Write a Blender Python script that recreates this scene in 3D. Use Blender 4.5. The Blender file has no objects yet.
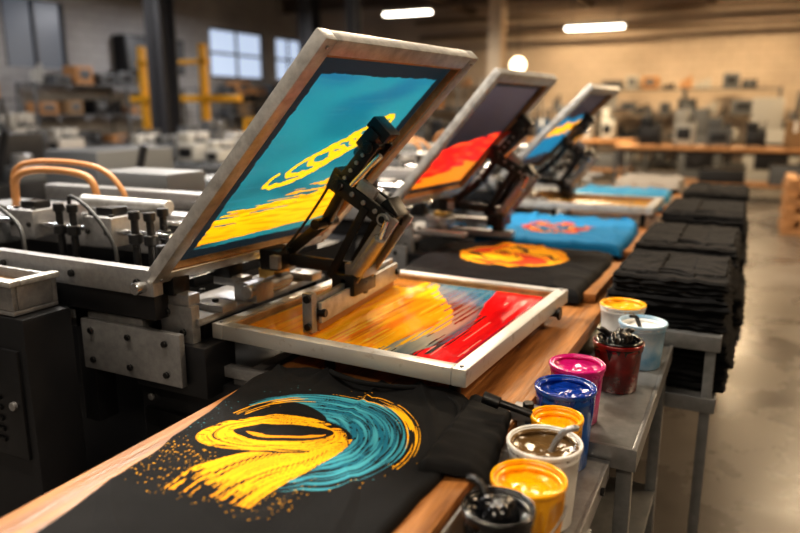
import bpy, bmesh, math, random
from mathutils import Vector, Matrix, noise
random.seed(7)
V=Vector
def lerp(a,b,t): return a+(b-a)*t
def sst(a,b,x):
    t=max(0.,min(1.,(x-a)/(b-a))) if a!=b else (1. if x>a else 0.)
    return t*t*(3-2*t)
def nz(x,y,z=0.): return noise.noise(V((x,y,z)))
def mixc(a,b,t): return (lerp(a[0],b[0],t),lerp(a[1],b[1],t),lerp(a[2],b[2],t))

# ------------------------------------------------------------ materials
MATS={}
def mat(name,col=(.5,.5,.5),rough=.5,metal=0.,col2=None,nscale=8.,stretch=(1,1,1),bump=0.,bscale=60.,emit=None,estr=0.,vcol=False,coat=0.,rvar=0.,sheen=0.,spec=.5,contrast=(.35,.65),trans=0.,transl=0.):
    if name in MATS: return MATS[name]
    m=bpy.data.materials.new(name); m.use_nodes=True
    nt=m.node_tree; N=nt.nodes; L=nt.links
    p=N['Principled BSDF']
    p.inputs['Base Color'].default_value=(*col,1); p.inputs['Roughness'].default_value=rough
    p.inputs['Metallic'].default_value=metal; p.inputs['Coat Weight'].default_value=coat
    p.inputs['Specular IOR Level'].default_value=spec
    if sheen: p.inputs['Sheen Weight'].default_value=sheen; p.inputs['Sheen Roughness'].default_value=.5
    if emit: p.inputs['Emission Color'].default_value=(*emit,1); p.inputs['Emission Strength'].default_value=estr
    if trans: p.inputs['Transmission Weight'].default_value=trans
    tc=N.new('ShaderNodeTexCoord'); mp=N.new('ShaderNodeMapping'); mp.inputs['Scale'].default_value=stretch
    L.new(tc.outputs['Object'],mp.inputs['Vector'])
    if vcol:
        at=N.new('ShaderNodeVertexColor'); at.layer_name='Col'; L.new(at.outputs['Color'],p.inputs['Base Color'])
        if transl:
            tr=N.new('ShaderNodeBsdfTranslucent'); L.new(at.outputs['Color'],tr.inputs['Color'])
            ms=N.new('ShaderNodeMixShader'); ms.inputs[0].default_value=transl
            L.new(p.outputs[0],ms.inputs[1]); L.new(tr.outputs[0],ms.inputs[2]); L.new(ms.outputs[0],N['Material Output'].inputs['Surface'])
    if col2 is not None or rvar:
        n=N.new('ShaderNodeTexNoise'); n.inputs['Scale'].default_value=nscale; n.inputs['Detail'].default_value=6; n.inputs['Roughness'].default_value=.65
        L.new(mp.outputs[0],n.inputs['Vector'])
        if col2 is not None and not vcol:
            r=N.new('ShaderNodeValToRGB'); r.color_ramp.elements[0].position=contrast[0]; r.color_ramp.elements[1].position=contrast[1]
            r.color_ramp.elements[0].color=(*col,1); r.color_ramp.elements[1].color=(*col2,1)
            L.new(n.outputs['Fac'],r.inputs[0]); L.new(r.outputs[0],p.inputs['Base Color'])
        if rvar:
            mr=N.new('ShaderNodeMapRange'); mr.inputs[1].default_value=.3; mr.inputs[2].default_value=.7
            mr.inputs[3].default_value=max(.02,rough-rvar); mr.inputs[4].default_value=min(1,rough+rvar)
            L.new(n.outputs['Fac'],mr.inputs[0]); L.new(mr.outputs[0],p.inputs['Roughness'])
    if bump:
        n2=N.new('ShaderNodeTexNoise'); n2.inputs['Scale'].default_value=bscale; n2.inputs['Detail'].default_value=4
        L.new(mp.outputs[0],n2.inputs['Vector'])
        b=N.new('ShaderNodeBump'); b.inputs['Strength'].default_value=bump; b.inputs['Distance'].default_value=.01
        L.new(n2.outputs['Fac'],b.inputs['Height']); L.new(b.outputs[0],p.inputs['Normal'])
    MATS[name]=m; return m
def wall_mat(name,c1,c2,mort):
    m=bpy.data.materials.new(name); m.use_nodes=True; N=m.node_tree.nodes; L=m.node_tree.links; p=N['Principled BSDF']
    tc=N.new('ShaderNodeTexCoord'); mp=N.new('ShaderNodeMapping'); L.new(tc.outputs['Object'],mp.inputs[0])
    cx=N.new('ShaderNodeSeparateXYZ'); L.new(mp.outputs[0],cx.inputs[0])
    ad=N.new('ShaderNodeMath'); ad.operation='ADD'; L.new(cx.outputs[0],ad.inputs[0]); L.new(cx.outputs[1],ad.inputs[1])
    cb=N.new('ShaderNodeCombineXYZ'); L.new(ad.outputs[0],cb.inputs[0]); L.new(cx.outputs[2],cb.inputs[1])
    br=N.new('ShaderNodeTexBrick'); L.new(cb.outputs[0],br.inputs['Vector'])
    br.inputs['Color1'].default_value=(*c1,1); br.inputs['Color2'].default_value=(*c2,1); br.inputs['Mortar'].default_value=(*mort,1)
    br.inputs['Scale'].default_value=1.; br.inputs['Brick Width'].default_value=.42; br.inputs['Row Height'].default_value=.21; br.inputs['Mortar Size'].default_value=.010
    n=N.new('ShaderNodeTexNoise'); n.inputs['Scale'].default_value=.8; n.inputs['Detail'].default_value=6; L.new(tc.outputs['Object'],n.inputs[0])
    mx=N.new('ShaderNodeMixRGB'); mx.blend_type='MULTIPLY'; mx.inputs[0].default_value=.6
    L.new(br.outputs[0],mx.inputs[1]); L.new(n.outputs['Fac'],mx.inputs[2]); L.new(mx.outputs[0],p.inputs['Base Color'])
    p.inputs['Roughness'].default_value=.8
    return m

ALU=mat('worn_aluminium',(.36,.355,.35),.40,.55,(.54,.535,.52),30,rvar=.06,contrast=(.34,.62))
ALU2=mat('stained_aluminium',(.30,.25,.19),.38,.5,(.56,.555,.535),22,rvar=.07,contrast=(.27,.42))
TAPE=mat('tan_frame_tape',(.48,.28,.12),.55,0,(.28,.15,.06),20)
STEEL=mat('machined_steel',(.29,.29,.295),.36,.65,(.37,.37,.375),60,rvar=.05)
CHROME=mat('chrome',(.70,.70,.70),.18,1.)
DARK=mat('black_painted_metal',(.011,.0115,.013),.40,.1,(.020,.020,.023),6,rvar=.12)
DARK2=mat('charcoal_cabinet',(.012,.013,.015),.45,.1,(.020,.020,.023),3,rvar=.1)
BLK=mat('black_anodised',(.006,.006,.0065),.36,.0,rvar=.1,nscale=30,spec=.5)
RUB=mat('black_rubber',(.010,.010,.010),.6)
HOSE=mat('tan_hose',(.38,.18,.065),.4)
BRASS=mat('brass',(.6,.38,.12),.35,.9)
WOOD=mat('plank_wood',(.13,.048,.013),.46,0,(.47,.205,.06),5,stretch=(8,.6,8),bump=.3,bscale=14,rvar=.12,contrast=(.30,.68))
WOOD2=mat('bench_wood',(.34,.16,.06),.55,0,(.55,.29,.12),4,stretch=(1,6,6))
FAB=mat('black_cotton',(.0045,.0045,.005),.9,0,(.009,.009,.010),5,bump=.4,bscale=500,sheen=.015,spec=.2)
PRINT=mat('printed_cotton',vcol=True,rough=.75,bump=.35,bscale=700,sheen=.01,spec=.18)
INKW=mat('wet_ink_mesh',vcol=True,rough=.13,bump=.30,bscale=40,coat=.2,stretch=(1,.25,1))
MESH=mat('screen_mesh',vcol=True,rough=.40,bump=.2,bscale=900,transl=.42)
SHELF=mat('grey_steel_shelf',(.19,.195,.195),.34,.5,(.25,.25,.25),30,rvar=.06)
WHT=mat('white_plastic',(.80,.80,.78),.35,0,(.70,.69,.66),12)
WPAINT=mat('white_machine_paint',(.40,.39,.36),.5)
GPAINT=mat('grey_machine_paint',(.10,.105,.11),.5)
CARD=mat('cardboard',(.30,.19,.10),.8,0,(.22,.14,.07),4)
YEL=mat('yellow_machine_paint',(.75,.38,.02),.45)
BLUEP=mat('blue_bin',(.04,.09,.17),.5)

# ------------------------------------------------------------ mesh builder
class B:
    def __init__(s,name):
        s.name=name; s.v=[]; s.f=[]; s.fm=[]; s.c=[]; s.ms=[]; s.M=Matrix.Identity(4)
    def mi(s,m):
        if m not in s.ms: s.ms.append(m)
        return s.ms.index(m)
    def add(s,vs,fs,m,cols=None):
        o=len(s.v); i=s.mi(m); I=s.M
        s.v.extend([tuple(I@V(p)) for p in vs]); s.c.extend(cols if cols else [(1,1,1)]*len(vs))
        for f in fs: s.f.append(tuple(o+k for k in f)); s.fm.append(i)
    def box(s,c,d,m,bev=.003,X=None,Y=None,Z=None,rz=0.,ry=0.,rx=0.):
        bm=bmesh.new(); bmesh.ops.create_cube(bm,size=1.)
        for v in bm.verts: v.co=V((v.co.x*d[0],v.co.y*d[1],v.co.z*d[2]))
        bev=min(bev,min(d)*.3)
        if bev>0: bmesh.ops.bevel(bm,geom=bm.edges[:],offset=bev,segments=2,affect='EDGES',profile=.6)
        if X is not None:
            R=Matrix((X,Y,Z)).transposed()
        else: R=Matrix.Rotation(rz,3,'Z')@Matrix.Rotation(ry,3,'Y')@Matrix.Rotation(rx,3,'X')
        bm.verts.index_update()
        vs=[R@v.co+V(c) for v in bm.verts]; fs=[[v.index for v in f.verts] for f in bm.faces]; bm.free()
        s.add(vs,fs,m)
    def bb(s,x0,x1,y0,y1,z0,z1,m,bev=.004): s.box(((x0+x1)/2,(y0+y1)/2,(z0+z1)/2),(abs(x1-x0),abs(y1-y0),abs(z1-z0)),m,bev)
    def cyl(s,p0,p1,r,m,n=16,r2=None):
        p0=V(p0);p1=V(p1); d=(p1-p0); l=d.length; d.normalize()
        a=d.orthogonal().normalized(); b=d.cross(a); r2=r if r2 is None else r2
        e=min(r,l)*.12; vs=[];fs=[]
        rings=[(0,r-e),(e,r),(l-e,r2),(l,r2-e)]
        for (t,rr) in rings:
            for k in range(n):
                g=2*math.pi*k/n; vs.append(p0+d*t+(a*math.cos(g)+b*math.sin(g))*rr)
        for j in range(3):
            for k in range(n): fs.append((j*n+k,j*n+(k+1)%n,(j+1)*n+(k+1)%n,(j+1)*n+k))
        fs.append(tuple(reversed(range(n)))); fs.append(tuple(range(3*n,4*n)))
        s.add(vs,fs,m)
    def bolt(s,p,d,r,m=None):
        p=V(p); d=V(d).normalized(); s.cyl(p,p+d*r*.9,r,m or BLK,8)
    def tube(s,pts,r,m,n=10,closed=False,sub=6):
        P=[V(p) for p in pts]; Q=[]
        if len(P)>2:
            for i in range(len(P)-1 if not closed else len(P)):
                if closed: p0,p1,p2,p3=P[i-1],P[i],P[(i+1)%len(P)],P[(i+2)%len(P)]
                else: p0,p1,p2,p3=P[max(i-1,0)],P[i],P[i+1],P[min(i+2,len(P)-1)]
                for k in range(sub):
                    t=k/sub; Q.append(.5*((2*p1)+(-p0+p2)*t+(2*p0-5*p1+4*p2-p3)*t*t+(-p0+3*p1-3*p2+p3)*t**3))
            if not closed: Q.append(P[-1])
        else: Q=P
        vs=[];fs=[]; prev=None; L=len(Q)
        for i,q in enumerate(Q):
            if closed: d=(Q[(i+1)%L]-Q[i-1]).normalized()
            else: d=(Q[min(i+1,L-1)]-Q[max(i-1,0)]).normalized()
            if prev is None: a=d.orthogonal().normalized()
            else: a=(prev-d*prev.dot(d)).normalized()
            prev=a; b=d.cross(a)
            for k in range(n):
                g=2*math.pi*k/n; vs.append(q+(a*math.cos(g)+b*math.sin(g))*r)
        for i in range(L if closed else L-1):
            j=(i+1)%L
            for k in range(n): fs.append((i*n+k,i*n+(k+1)%n,j*n+(k+1)%n,j*n+k))
        if not closed: fs.append(tuple(reversed(range(n)))); fs.append(tuple(range((L-1)*n,L*n)))
        s.add(vs,fs,m)
    def lathe(s,c,prof,m,n=40,wob=0.):
        c=V(c); vs=[];fs=[]
        for (r,z) in prof:
            for k in range(n):
                g=2*math.pi*k/n; vs.append(c+V((math.cos(g)*r,math.sin(g)*r,z)))
        for j in range(len(prof)-1):
            for k in range(n): fs.append((j*n+k,j*n+(k+1)%n,(j+1)*n+(k+1)%n,(j+1)*n+k))
        s.add(vs,fs,m)
    def grid(s,fn,nu,nv,m,cf=None):
        vs=[];cs=[];fs=[]
        for j in range(nv+1):
            for i in range(nu+1):
                p=fn(i/nu,j/nv); vs.append(p)
                if cf: cs.append(cf(p,i/nu,j/nv))
        w=nu+1
        for j in range(nv):
            for i in range(nu): fs.append((j*w+i,j*w+i+1,(j+1)*w+i+1,(j+1)*w+i))
        s.add(vs,fs,m,cs if cf else None)
    def link(s,a,b,w,t,m,side=V((0,1,0)),ends=True):
        a=V(a);b=V(b); X=(b-a).normalized(); Y=(side-X*side.dot(X)).normalized(); Z=X.cross(Y)
        s.box((a+b)/2,((b-a).length+(w if ends else 0),t,w),m,.004,X=X,Y=Y,Z=Z)
    def done(s,ang=38):
        me=bpy.data.meshes.new(s.name); me.from_pydata(s.v,[],s.f)
        for m in s.ms: me.materials.append(m)
        me.polygons.foreach_set('material_index',s.fm)
        me.polygons.foreach_set('use_smooth',[True]*len(s.f))
        ca=me.color_attributes.new('Col','FLOAT_COLOR','POINT')
        fl=[]
        for c in s.c: fl.extend((c[0],c[1],c[2],1.))
        ca.data.foreach_set('color',fl)
        me.update(); me.set_sharp_from_angle(angle=math.radians(ang))
        o=bpy.data.objects.new(s.name,me); bpy.context.collection.objects.link(o); return o

# ------------------------------------------------------------ camera
cd=bpy.data.cameras.new('camera'); cam=bpy.data.objects.new('camera',cd); bpy.context.collection.objects.link(cam)
yaw=math.atan(355/717.6); pit=math.atan(158/700.)
cam.location=(0,0,1.5); cam.rotation_euler=(math.pi/2-pit,0,yaw)
cd.sensor_width=36; cd.lens=700/800*36; cd.clip_end=100; cd.clip_start=.05
cd.dof.use_dof=True; cd.dof.focus_distance=1.6; cd.dof.aperture_fstop=1.6
bpy.context.scene.camera=cam
sc=bpy.context.scene
sc.view_settings.view_transform='Standard'
for lk in ('Medium High Contrast','None'):
    try:
        sc.view_settings.look=lk; break
    except Exception: pass

# ------------------------------------------------------------ room shell
FLM=mat('concrete_floor',(.080,.072,.065),.28,0,(.145,.130,.116),1.1,bump=.06,bscale=9,rvar=.12,contrast=(.3,.7))
WG=wall_mat('grey_block_wall',(.52,.51,.50),(.49,.48,.48),(.40,.39,.38))
WBE=wall_mat('beige_block_wall',(.72,.59,.46),(.69,.56,.44),(.58,.47,.36))
CEI=mat('ceiling_panels',(.17,.14,.11),.8)
X0,X1,Y0,Y1,H=-13.,6.,-5.,20.,4.7
b=B('floor'); b.bb(X0,X1,Y0,Y1,-.1,0,FLM,0); b.done()
b=B('ceiling'); b.bb(X0,X1,Y0,Y1,H,H+.1,CEI,0); b.done()
b=B('wall_back'); b.bb(X0,X1,Y1,Y1+.15,0,H,WBE,0); b.done()
b=B('wall_right'); b.bb(X1,X1+.15,Y0,Y1,0,H,WBE,0); b.done()
b=B('wall_front'); b.bb(X0,X1,Y0-.15,Y0,0,H,WG,0); b.done()
b=B('wall_left')
wins=[(9.2,10.6),(15.0,17.3),(17.9,19.3)]
ys=[Y0]+[v for w in wins for v in w]+[Y1]
for i in range(0,len(ys),2): b.bb(X0-.15,X0,ys[i],ys[i+1],0,H,WG,0)
for (a,c) in wins:
    b.bb(X0-.15,X0,a,c,0,2.3,WG,0); b.bb(X0-.15,X0,a,c,3.6,H,WG,0)
b.done()
FRM=mat('window_frame_paint',(.05,.05,.055),.5)
GLZ=mat('daylit_glazing',(.3,.35,.4),.3,emit=(.66,.78,1.),estr=.7)
for k,(a,c) in enumerate(wins[1:]):
    b=B('window_%d'%(k+1)); x=X0-.08
    b.bb(x-.01,x+.01,a,c,2.3,3.6,GLZ,0)
    for yy in (a+.03,(a+c)/2,c-.03): b.bb(x-.02,x+.05,yy-.03,yy+.03,2.3,3.6,FRM)
    for zz in (2.33,2.95,3.57): b.bb(x-.02,x+.05,a,c,zz-.03,zz+.03,FRM)
    b.done()
b=B('window_3'); x=X0-.08; a,c=wins[0]
b.bb(x-.01,x+.01,a,c,2.3,3.6,mat('dim_glazing',(.10,.11,.12),.3,emit=(.5,.6,.8),estr=.08),0)
for yy in (a+.03,(a+c)/2,c-.03): b.bb(x-.02,x+.05,yy-.03,yy+.03,2.3,3.6,FRM)
b.done()
b=B('trim_1'); b.bb(X0,X0+.06,Y0,Y1,.0,.15,GPAINT); b.done()
b=B('trim_2'); b.bb(X0,X1,Y1-.06,Y1,.0,.15,GPAINT); b.done()
COLD=mat('dark_column_paint',(.05,.05,.055),.5); COLW=mat('cream_column_paint',(.58,.48,.37),.5)
def column(x,y,w,m,name='steel_column'):
    b=B(name); b.bb(x-w/2,x+w/2,y-w/2,y-w/2+.03,0,H,m); b.bb(x-w/2,x+w/2,y+w/2-.03,y+w/2,0,H,m); b.bb(x-.02,x+.02,y-w/2,y+w/2,0,H,m)
    b.bb(x-w/2-.08,x+w/2+.08,y-w/2-.08,y+w/2+.08,0,.03,m); b.done()
column(-9.3,9.5,.36,COLD); column(-6.45,11.2,.2,COLD); column(-5.75,16.9,.34,COLW); column(-10.2,15.5,.4,COLD)
BEAM=mat('roof_beam',(.12,.085,.06),.6)
for y in (10.8,14.6,18.4):
    b=B('roof_beam'); b.bb(X0,X1,y-.12,y+.12,H-.03,H,BEAM); b.bb(X0,X1,y-.02,y+.02,H-.38,H-.03,BEAM); b.bb(X0,X1,y-.12,y+.12,H-.41,H-.38,BEAM); b.done()
b=B('ceiling_pipes')
for (x,z,r) in ((-4.2,4.2,.09),(-3.6,4.25,.05),(-1.2,4.15,.12),(1.2,4.2,.07),(-7.5,4.2,.1)):
    b.cyl((x,-3,z),(x,19.9,z),r,BEAM,12)
for (y,z) in ((17.2,4.05),(19.2,3.9),(19.5,3.5)): b.cyl((-9,y,z),(5.5,y,z),.06,BEAM,10)
b.done()

# ------------------------------------------------------------ lights
def area(name,loc,sx,sy,w,col,rot=(0,0,0)):
    l=bpy.data.lights.new(name,'AREA'); l.shape='RECTANGLE'; l.size=sx; l.size_y=sy; l.energy=w; l.color=col
    o=bpy.data.objects.new(name,l); o.location=loc; o.rotation_euler=rot; bpy.context.collection.objects.link(o)
TUBE=mat('fluorescent_tube',(1,1,1),.4,emit=(1,.93,.80),estr=9.)
GAIN=1.12
def lamp(x,y,z,L=1.2,w=45,col=(1,.9,.78),axis='x'):
    b=B('ceiling_or_fill_lamp')
    dx,dy=(L/2,.11) if axis=='x' else (.11,L/2)
    b.bb(x-dx,x+dx,y-dy,y+dy,z+.03,z+.08,WPAINT)
    tx,ty=(L/2-.02,.035) if axis=='x' else (.035,L/2-.02)
    for o in (-.055,.055):
        ox,oy=(0,o) if axis=='x' else (o,0)
        if axis=='x': b.cyl((x-tx,y+oy,z),(x+tx,y+oy,z),.028,TUBE,10)
        else: b.cyl((x+ox,y-ty,z),(x+ox,y+ty,z),.028,TUBE,10)
    for q in (-.8,.8):
        px,py=(x+dx*q,y) if axis=='x' else (x,y+dy*q)
        b.cyl((px,py,z+.08),(px,py,H),.008,DARK,6)
    b.done()
    area('lamp_light',(x,y,z-.05),(L if axis=='x' else .25),(.25 if axis=='x' else L),w*GAIN,col)
lamp(-6.75,14,3.45,1.1,110,(1,.88,.70)); lamp(-2.85,14,2.98,1.1,160,(1,.76,.48))
lamp(-.4,17.2,4.3,1.6,240,(1,.72,.42)); lamp(2.2,14,3.9,1.2,140,(1,.72,.42)); lamp(-4.2,18,4.3,1.6,170,(1,.72,.42))  # unseen warm lamps added to brighten the back wall
lamp(-10,12.6,3.9,1.4,120,(.97,.96,1)); lamp(-11,7,4.0,1.4,90,(.97,.96,1))
lamp(-2.3,4.3,3.5,1.8,185,(1,.81,.58)); lamp(-1.3,.6,3.6,1.8,56,(1,.86,.70)); lamp(-2.7,2.1,3.4,1.8,160,(1,.92,.82)); lamp(-5.5,6.5,3.9,1.8,100,(.98,.96,1)); lamp(2.4,3.6,3.7,1.8,115,(1,.74,.47)); lamp(-6,1.2,3.9,1.8,50,(.9,.95,1)); lamp(1.5,9.5,3.9,1.8,120,(1,.74,.46)); lamp(-3,9.5,4.0,1.8,110,(1,.80,.55)); lamp(.6,-1.6,3.5,1.8,50,(1,.84,.64))  # out-of-view lamps, some added as fill and rim light for press and screens
b=B('globe_lamp'); b.cyl((-5.42,17.6,2.75),(-5.42,17.6,H),.01,DARK,6)
b.lathe((-5.42,17.6,2.56),[(.001,-.19)]+[(.19*math.sin(t*math.pi/10),-.19*math.cos(t*math.pi/10)) for t in range(1,10)]+[(.001,.19)],mat('globe_glow',(1,1,1),.4,emit=(1,.80,.50),estr=5),20); b.done()

# ------------------------------------------------------------ main table
TZ=.855
b=B('printing_table')
xs=[-1.03,-.93,-.72,-.53,-.387]
for i in range(4):
    b.bb(xs[i]+.001,xs[i+1]-.001,.22,6.6,TZ-.045,TZ,WOOD,.004)
for y in (.35,2.0,3.6,5.0,6.4):
    for x in (-.98,-.44): b.bb(x-.03,x+.03,y-.03,y+.03,0,TZ-.045,DARK)
    b.bb(-1.0,-.42,y-.03,y+.03,TZ-.105,TZ-.045,DARK); b.bb(-1.0,-.42,y-.02,y+.02,.2,.24,DARK)
for x in (-.98,-.44): b.bb(x-.015,x+.015,.35,6.4,.2,.24,DARK)
b.done()

# ------------------------------------------------------------ shirts
FABC=(.0055,.0055,.006)
CY=(.008,.14,.22); CY2=(.07,.36,.43); YE=(.94,.45,.005); YE2=(.82,.33,.006)
def inpoly(x,y,P):
    c=False; j=len(P)-1
    for i in range(len(P)):
        if (P[i][1]>y)!=(P[j][1]>y) and x<(P[j][0]-P[i][0])*(y-P[i][1])/(P[j][1]-P[i][1])+P[i][0]: c=not c
        j=i
    return c
def bez(P,t):
    s=1-t; return tuple(s**3*P[0][i]+3*s*s*t*P[1][i]+3*s*t*t*P[2][i]+t**3*P[3][i] for i in (0,1))
RL=[(-.705,1.040),(-.74,.955),(-.835,.965),(-.838,.785)]
RR=[(-.640,1.085),(-.610,.99),(-.665,.92),(-.665,.80)]
RIB=[bez(RL,i/24) for i in range(25)]+[bez(RR,1-i/24) for i in range(25)]
RMID=[((bez(RL,i/24)[0]+bez(RR,i/24)[0])/2,(bez(RL,i/24)[1]+bez(RR,i/24)[1])/2) for i in range(25)]
def print1(p,u,v):
    x,y=p[0],p[1]
    if x<-1.0 or x>-.47 or y<.72 or y>1.34: return FABC
    dx,dy=x+.74,y-1.05; r=math.hypot(dx,dy); th=math.degrees(math.atan2(dy,dx))
    col=None
    if .20<r<.26 and nz(x*210,y*210,3)>.54+(r-.2)*2. and nz(x*10,y*10,6)>.0: col=YE if (th<110 and th>-20) or y<.95 else CY2
    if .765<y<.92 and -.95<x<-.60 and nz(x*230,y*230,5)>.42+.5*abs(x+.82)+(0.1 if y<.8 else 0): col=YE
    if -84<th<158:
        t=(158-th)/242.
        ro=.207+.004*nz(th*.05,7.)-.012*sst(.85,1,t); ri=.188-.118*sst(0,.40,t)+.040*sst(.75,1,t)
        n=nz(r*260,math.radians(th)*1.1,0)*.65+nz(r*110,math.radians(th)*1.6,4)*.6
        w=(r-ri)/(ro-ri)
        if 0<w<1.06:
            e=max(sst(.66,1.06,w)*.66, sst(.14,0,w)*.30, sst(.26,0,t)*.55, sst(.58,1,t)*.82)
            gap=abs(n+.08)<.055 and w>.10
            if n>-.66+e*1.05 and not gap: col=mixc(CY,CY2,sst(-.30,.50,n))
        if .209<r<.238 and -8<th<108:
            n2=nz(r*270,math.radians(th)*1.8,9)
            if n2>-.06+abs(th-45)/130: col=YE
    if .150<r<.192 and 112<th<172 and nz(r*240,math.radians(th)*1.5,12)>.05+abs(th-140)/90: col=YE
    ex=(x+.790)*.91+(y-1.030)*.415; ey=-(x+.790)*.415+(y-1.030)*.91
    ey2=ey-.010*math.cos(ex*18)
    q=math.hypot(ex/.148,ey2/.080); ea=math.atan2(ey2/.08,ex/.148)
    hx_,hy_=ex-.020,ey-.010
    q2=math.hypot(hx_/.100,hy_/.038); q3=math.hypot((hx_-.006)/.080,(hy_+.002)/.022)
    inr=inpoly(x,y,RIB)
    if q<1.07: col=None
    if inr:
        best=9;bi=0
        for i in range(0,25,1):
            d=(x-RMID[i][0])**2+(y-RMID[i][1])**2
            if d<best: best=d;bi=i
        tt=bi/24.; a=bez(RL,tt); c=bez(RR,tt); wv=math.hypot(c[0]-a[0],c[1]-a[1]); cr=((x-a[0])*(c[0]-a[0])+(y-a[1])*(c[1]-a[1]))/(wv*wv)
        n=nz(cr*26,y*6,6); n3=nz(cr*14,y*3.5,16); e=sst(.74,1,tt)
        if not(q<1.07 and cr<.5):
            col=mixc(YE,YE2,sst(-.2,.5,n))
            if n<-.85+e*1.05: col=None
            if abs(cr-.26-.05*math.sin(tt*4))<.016 and tt<.85: col=None
            if abs(cr-.70+.06*tt)<.011 and .15<tt<.85: col=None
            if abs(n3-.12)<.030+.03*tt: col=None
    stn=nz(ex*22,ey*150,2); rs=nz(q*26,ea*1.1,21)
    if q<1 and q2>1:
        col=mixc(YE,YE2,sst(-.1,.5,rs))
        if q>.88 and stn>.20: col=None
        if abs(rs-.16)<.035 and q>.55: col=None
        if abs(q-.78)<.015 and ex<.0: col=None
    if q2<=1:
        col=None
        if .60<q3<1 and ey<.006 : col=YE2
    return col if col else FABC
def print2(p,u,v):
    x,y=p[0],p[1]; dx,dy=x+.83,y-2.73; r=math.hypot(dx,dy)
    if r<.22+.012*nz(x*40,y*40):
        th=math.atan2(dy,dx); n=nz(r*60,th*2,1)
        sw=th+r*14; k=math.sin(sw*1.5+1.2*nz(x*10,y*10,3)); n2=nz(x*18,y*18,4)
        if r>.185: return YE2 if n>-.45 else FABC
        if k>.45: return (.62,.05,.012)
        if k>-.35: return mixc(YE,(.95,.26,.01),sst(-.3,.5,n2))
        if k>-.60: return (.012,.010,.008)
        return YE if n2>-.25 else (.012,.010,.008)
    return FABC
BLUE=(.004,.14,.32)
def print3(p,u,v):
    x,y=p[0],p[1]; dx,dy=(x+.83)/.16,(y-3.42)/.17; r=math.hypot(dx,dy)
    n=nz(x*13,y*22,4)+.4*nz(x*50,y*50,2)
    if r<1+.3*n:
        if n>.12: return (.32,.02,.03)
        if n>.0: return YE2
        if n>-.25: return (.015,.03,.08)
    return BLUE
def shirt(name,rows,z,colf,base_m,nx,ny,drop=.012,edge=.02,amp=.004,col=None,seed=0):
    def xr(y):
        for i in range(len(rows)-1):
            a,c=rows[i],rows[i+1]
            if y<=c[0] or i==len(rows)-2:
                t=(y-a[0])/(c[0]-a[0]); t=max(0,min(1,t)); t=t*t*(3-2*t)*.5+t*.5
                return lerp(a[1],c[1],t),lerp(a[2],c[2],t)
    y0,y1=rows[0][0],rows[-1][0]
    bl=B(name)
    def fn(u,v):
        y=lerp(y0,y1,v); l,r=xr(y)
        l+=.004*nz(y*14,seed+3.); r+=.004*nz(y*14,seed+8.)
        x=lerp(l,r,u); y+=.006*nz(x*9,seed+1.)*(sst(.9,1,v)+sst(.1,0,v))
        d=min(x-l,r-x,(y-y0) if v<.5 else 9,(y1-y) if v>.5 else 9); d=max(0,d)
        e=min(1,d/edge); hgt=math.sqrt(max(0,1-(1-e)**2))
        w=amp*(nz(x*6,y*5,seed)+.5*nz(x*16,y*12,seed+2)+1.0*max(0,1-abs(nz(x*5+y*3,y*2.2-x*2,seed+5))*7)*.8)
        w*=1.+1.8*sst(.82,1,v)
        return V((x,y,z+hgt*drop-drop+w*hgt))
    bl.grid(fn,nx,ny,base_m,colf)
    return bl,xr
b,_=shirt('printed_tshirt',[(.40,-.90,-.47),(.62,-.925,-.45),(.85,-.955,-.442),(1.05,-.985,-.436),(1.25,-1.02,-.44),(1.33,-1.01,-.46),(1.385,-.93,-.52)],.873,print1,PRINT,400,520,drop=.0165,edge=.016,amp=.0050)
def slv(u,v):
    A,Bc,C,Dd=V((-.50,1.385,0)),V((-.395,1.33,0)),V((-.355,1.075,0)),V((-.475,1.03,0))
    p=(A*(1-u)+Bc*u)*(1-v)+(Dd*(1-u)+C*u)*v
    e=min(1,min((1-u)/.12,v/.08,(1-v)/.08)); h=math.sqrt(max(0,1-(1-e)**2))
    z=.866+.024*h*(1-.35*u)+.0025*nz(p.x*30,p.y*14,3)+.006*nz(p.x*12,p.y*40,7)-.02*sst(-.40,-.35,p.x)
    if u<.1: z-= .008*(1-u/.1)
    return V((p.x,p.y,z))
b.grid(slv,40,60,PRINT,lambda p,u,v:FABC)
b.tube([(-.86,1.36,.878),(-.82,1.33,.885),(-.75,1.31,.888),(-.67,1.325,.886),(-.62,1.36,.88)],.0065,FAB,8)
b.tube([(-.60,1.37,.872),(-.56,1.35,.876),(-.51,1.31,.878),(-.48,1.24,.876),(-.462,1.12,.87)],.005,FAB,8)
b.done(60)
def board(name,y0,y1,x0=-1.095,x1=-.42,z0=.857,z1=.888):
    b=B(name); b.bb(x0,x1,y0,y1,z0,z1,WOOD,.006)
    b.bb(x0+.02,x0+.1,(y0+y1)/2-.06,(y0+y1)/2+.06,z1,z1+.004,STEEL); b.done()
board('platen_board',2.34,2.90); board('platen_board',3.14,3.76); board('platen_board',4.72,5.35)
b,_=shirt('printed_tshirt',[(2.27,-1.14,-.46),(2.5,-1.18,-.455),(2.8,-1.2,-.45),(2.99,-1.18,-.47)],.912,print2,PRINT,190,190,drop=.045,edge=.03,amp=.006,seed=11); b.done(60)
b,_=shirt('blue_printed_tshirt',[(3.06,-1.13,-.46),(3.3,-1.15,-.45),(3.6,-1.2,-.46),(3.84,-1.18,-.49)],.924,print3,PRINT,110,110,drop=.058,edge=.03,amp=.008,seed=21); b.done(60)
LB=(.010,.16,.31)
b,_=shirt('blue_printed_tshirt',[(4.62,-1.10,-.47),(5.0,-1.12,-.45),(5.42,-1.1,-.47)],.932,lambda p,u,v: LB if nz(p[0]*12,p[1]*12)<.3 else (.08,.28,.38),PRINT,50,50,drop=.06,edge=.03,amp=.006,seed=31); b.done(60)
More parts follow.
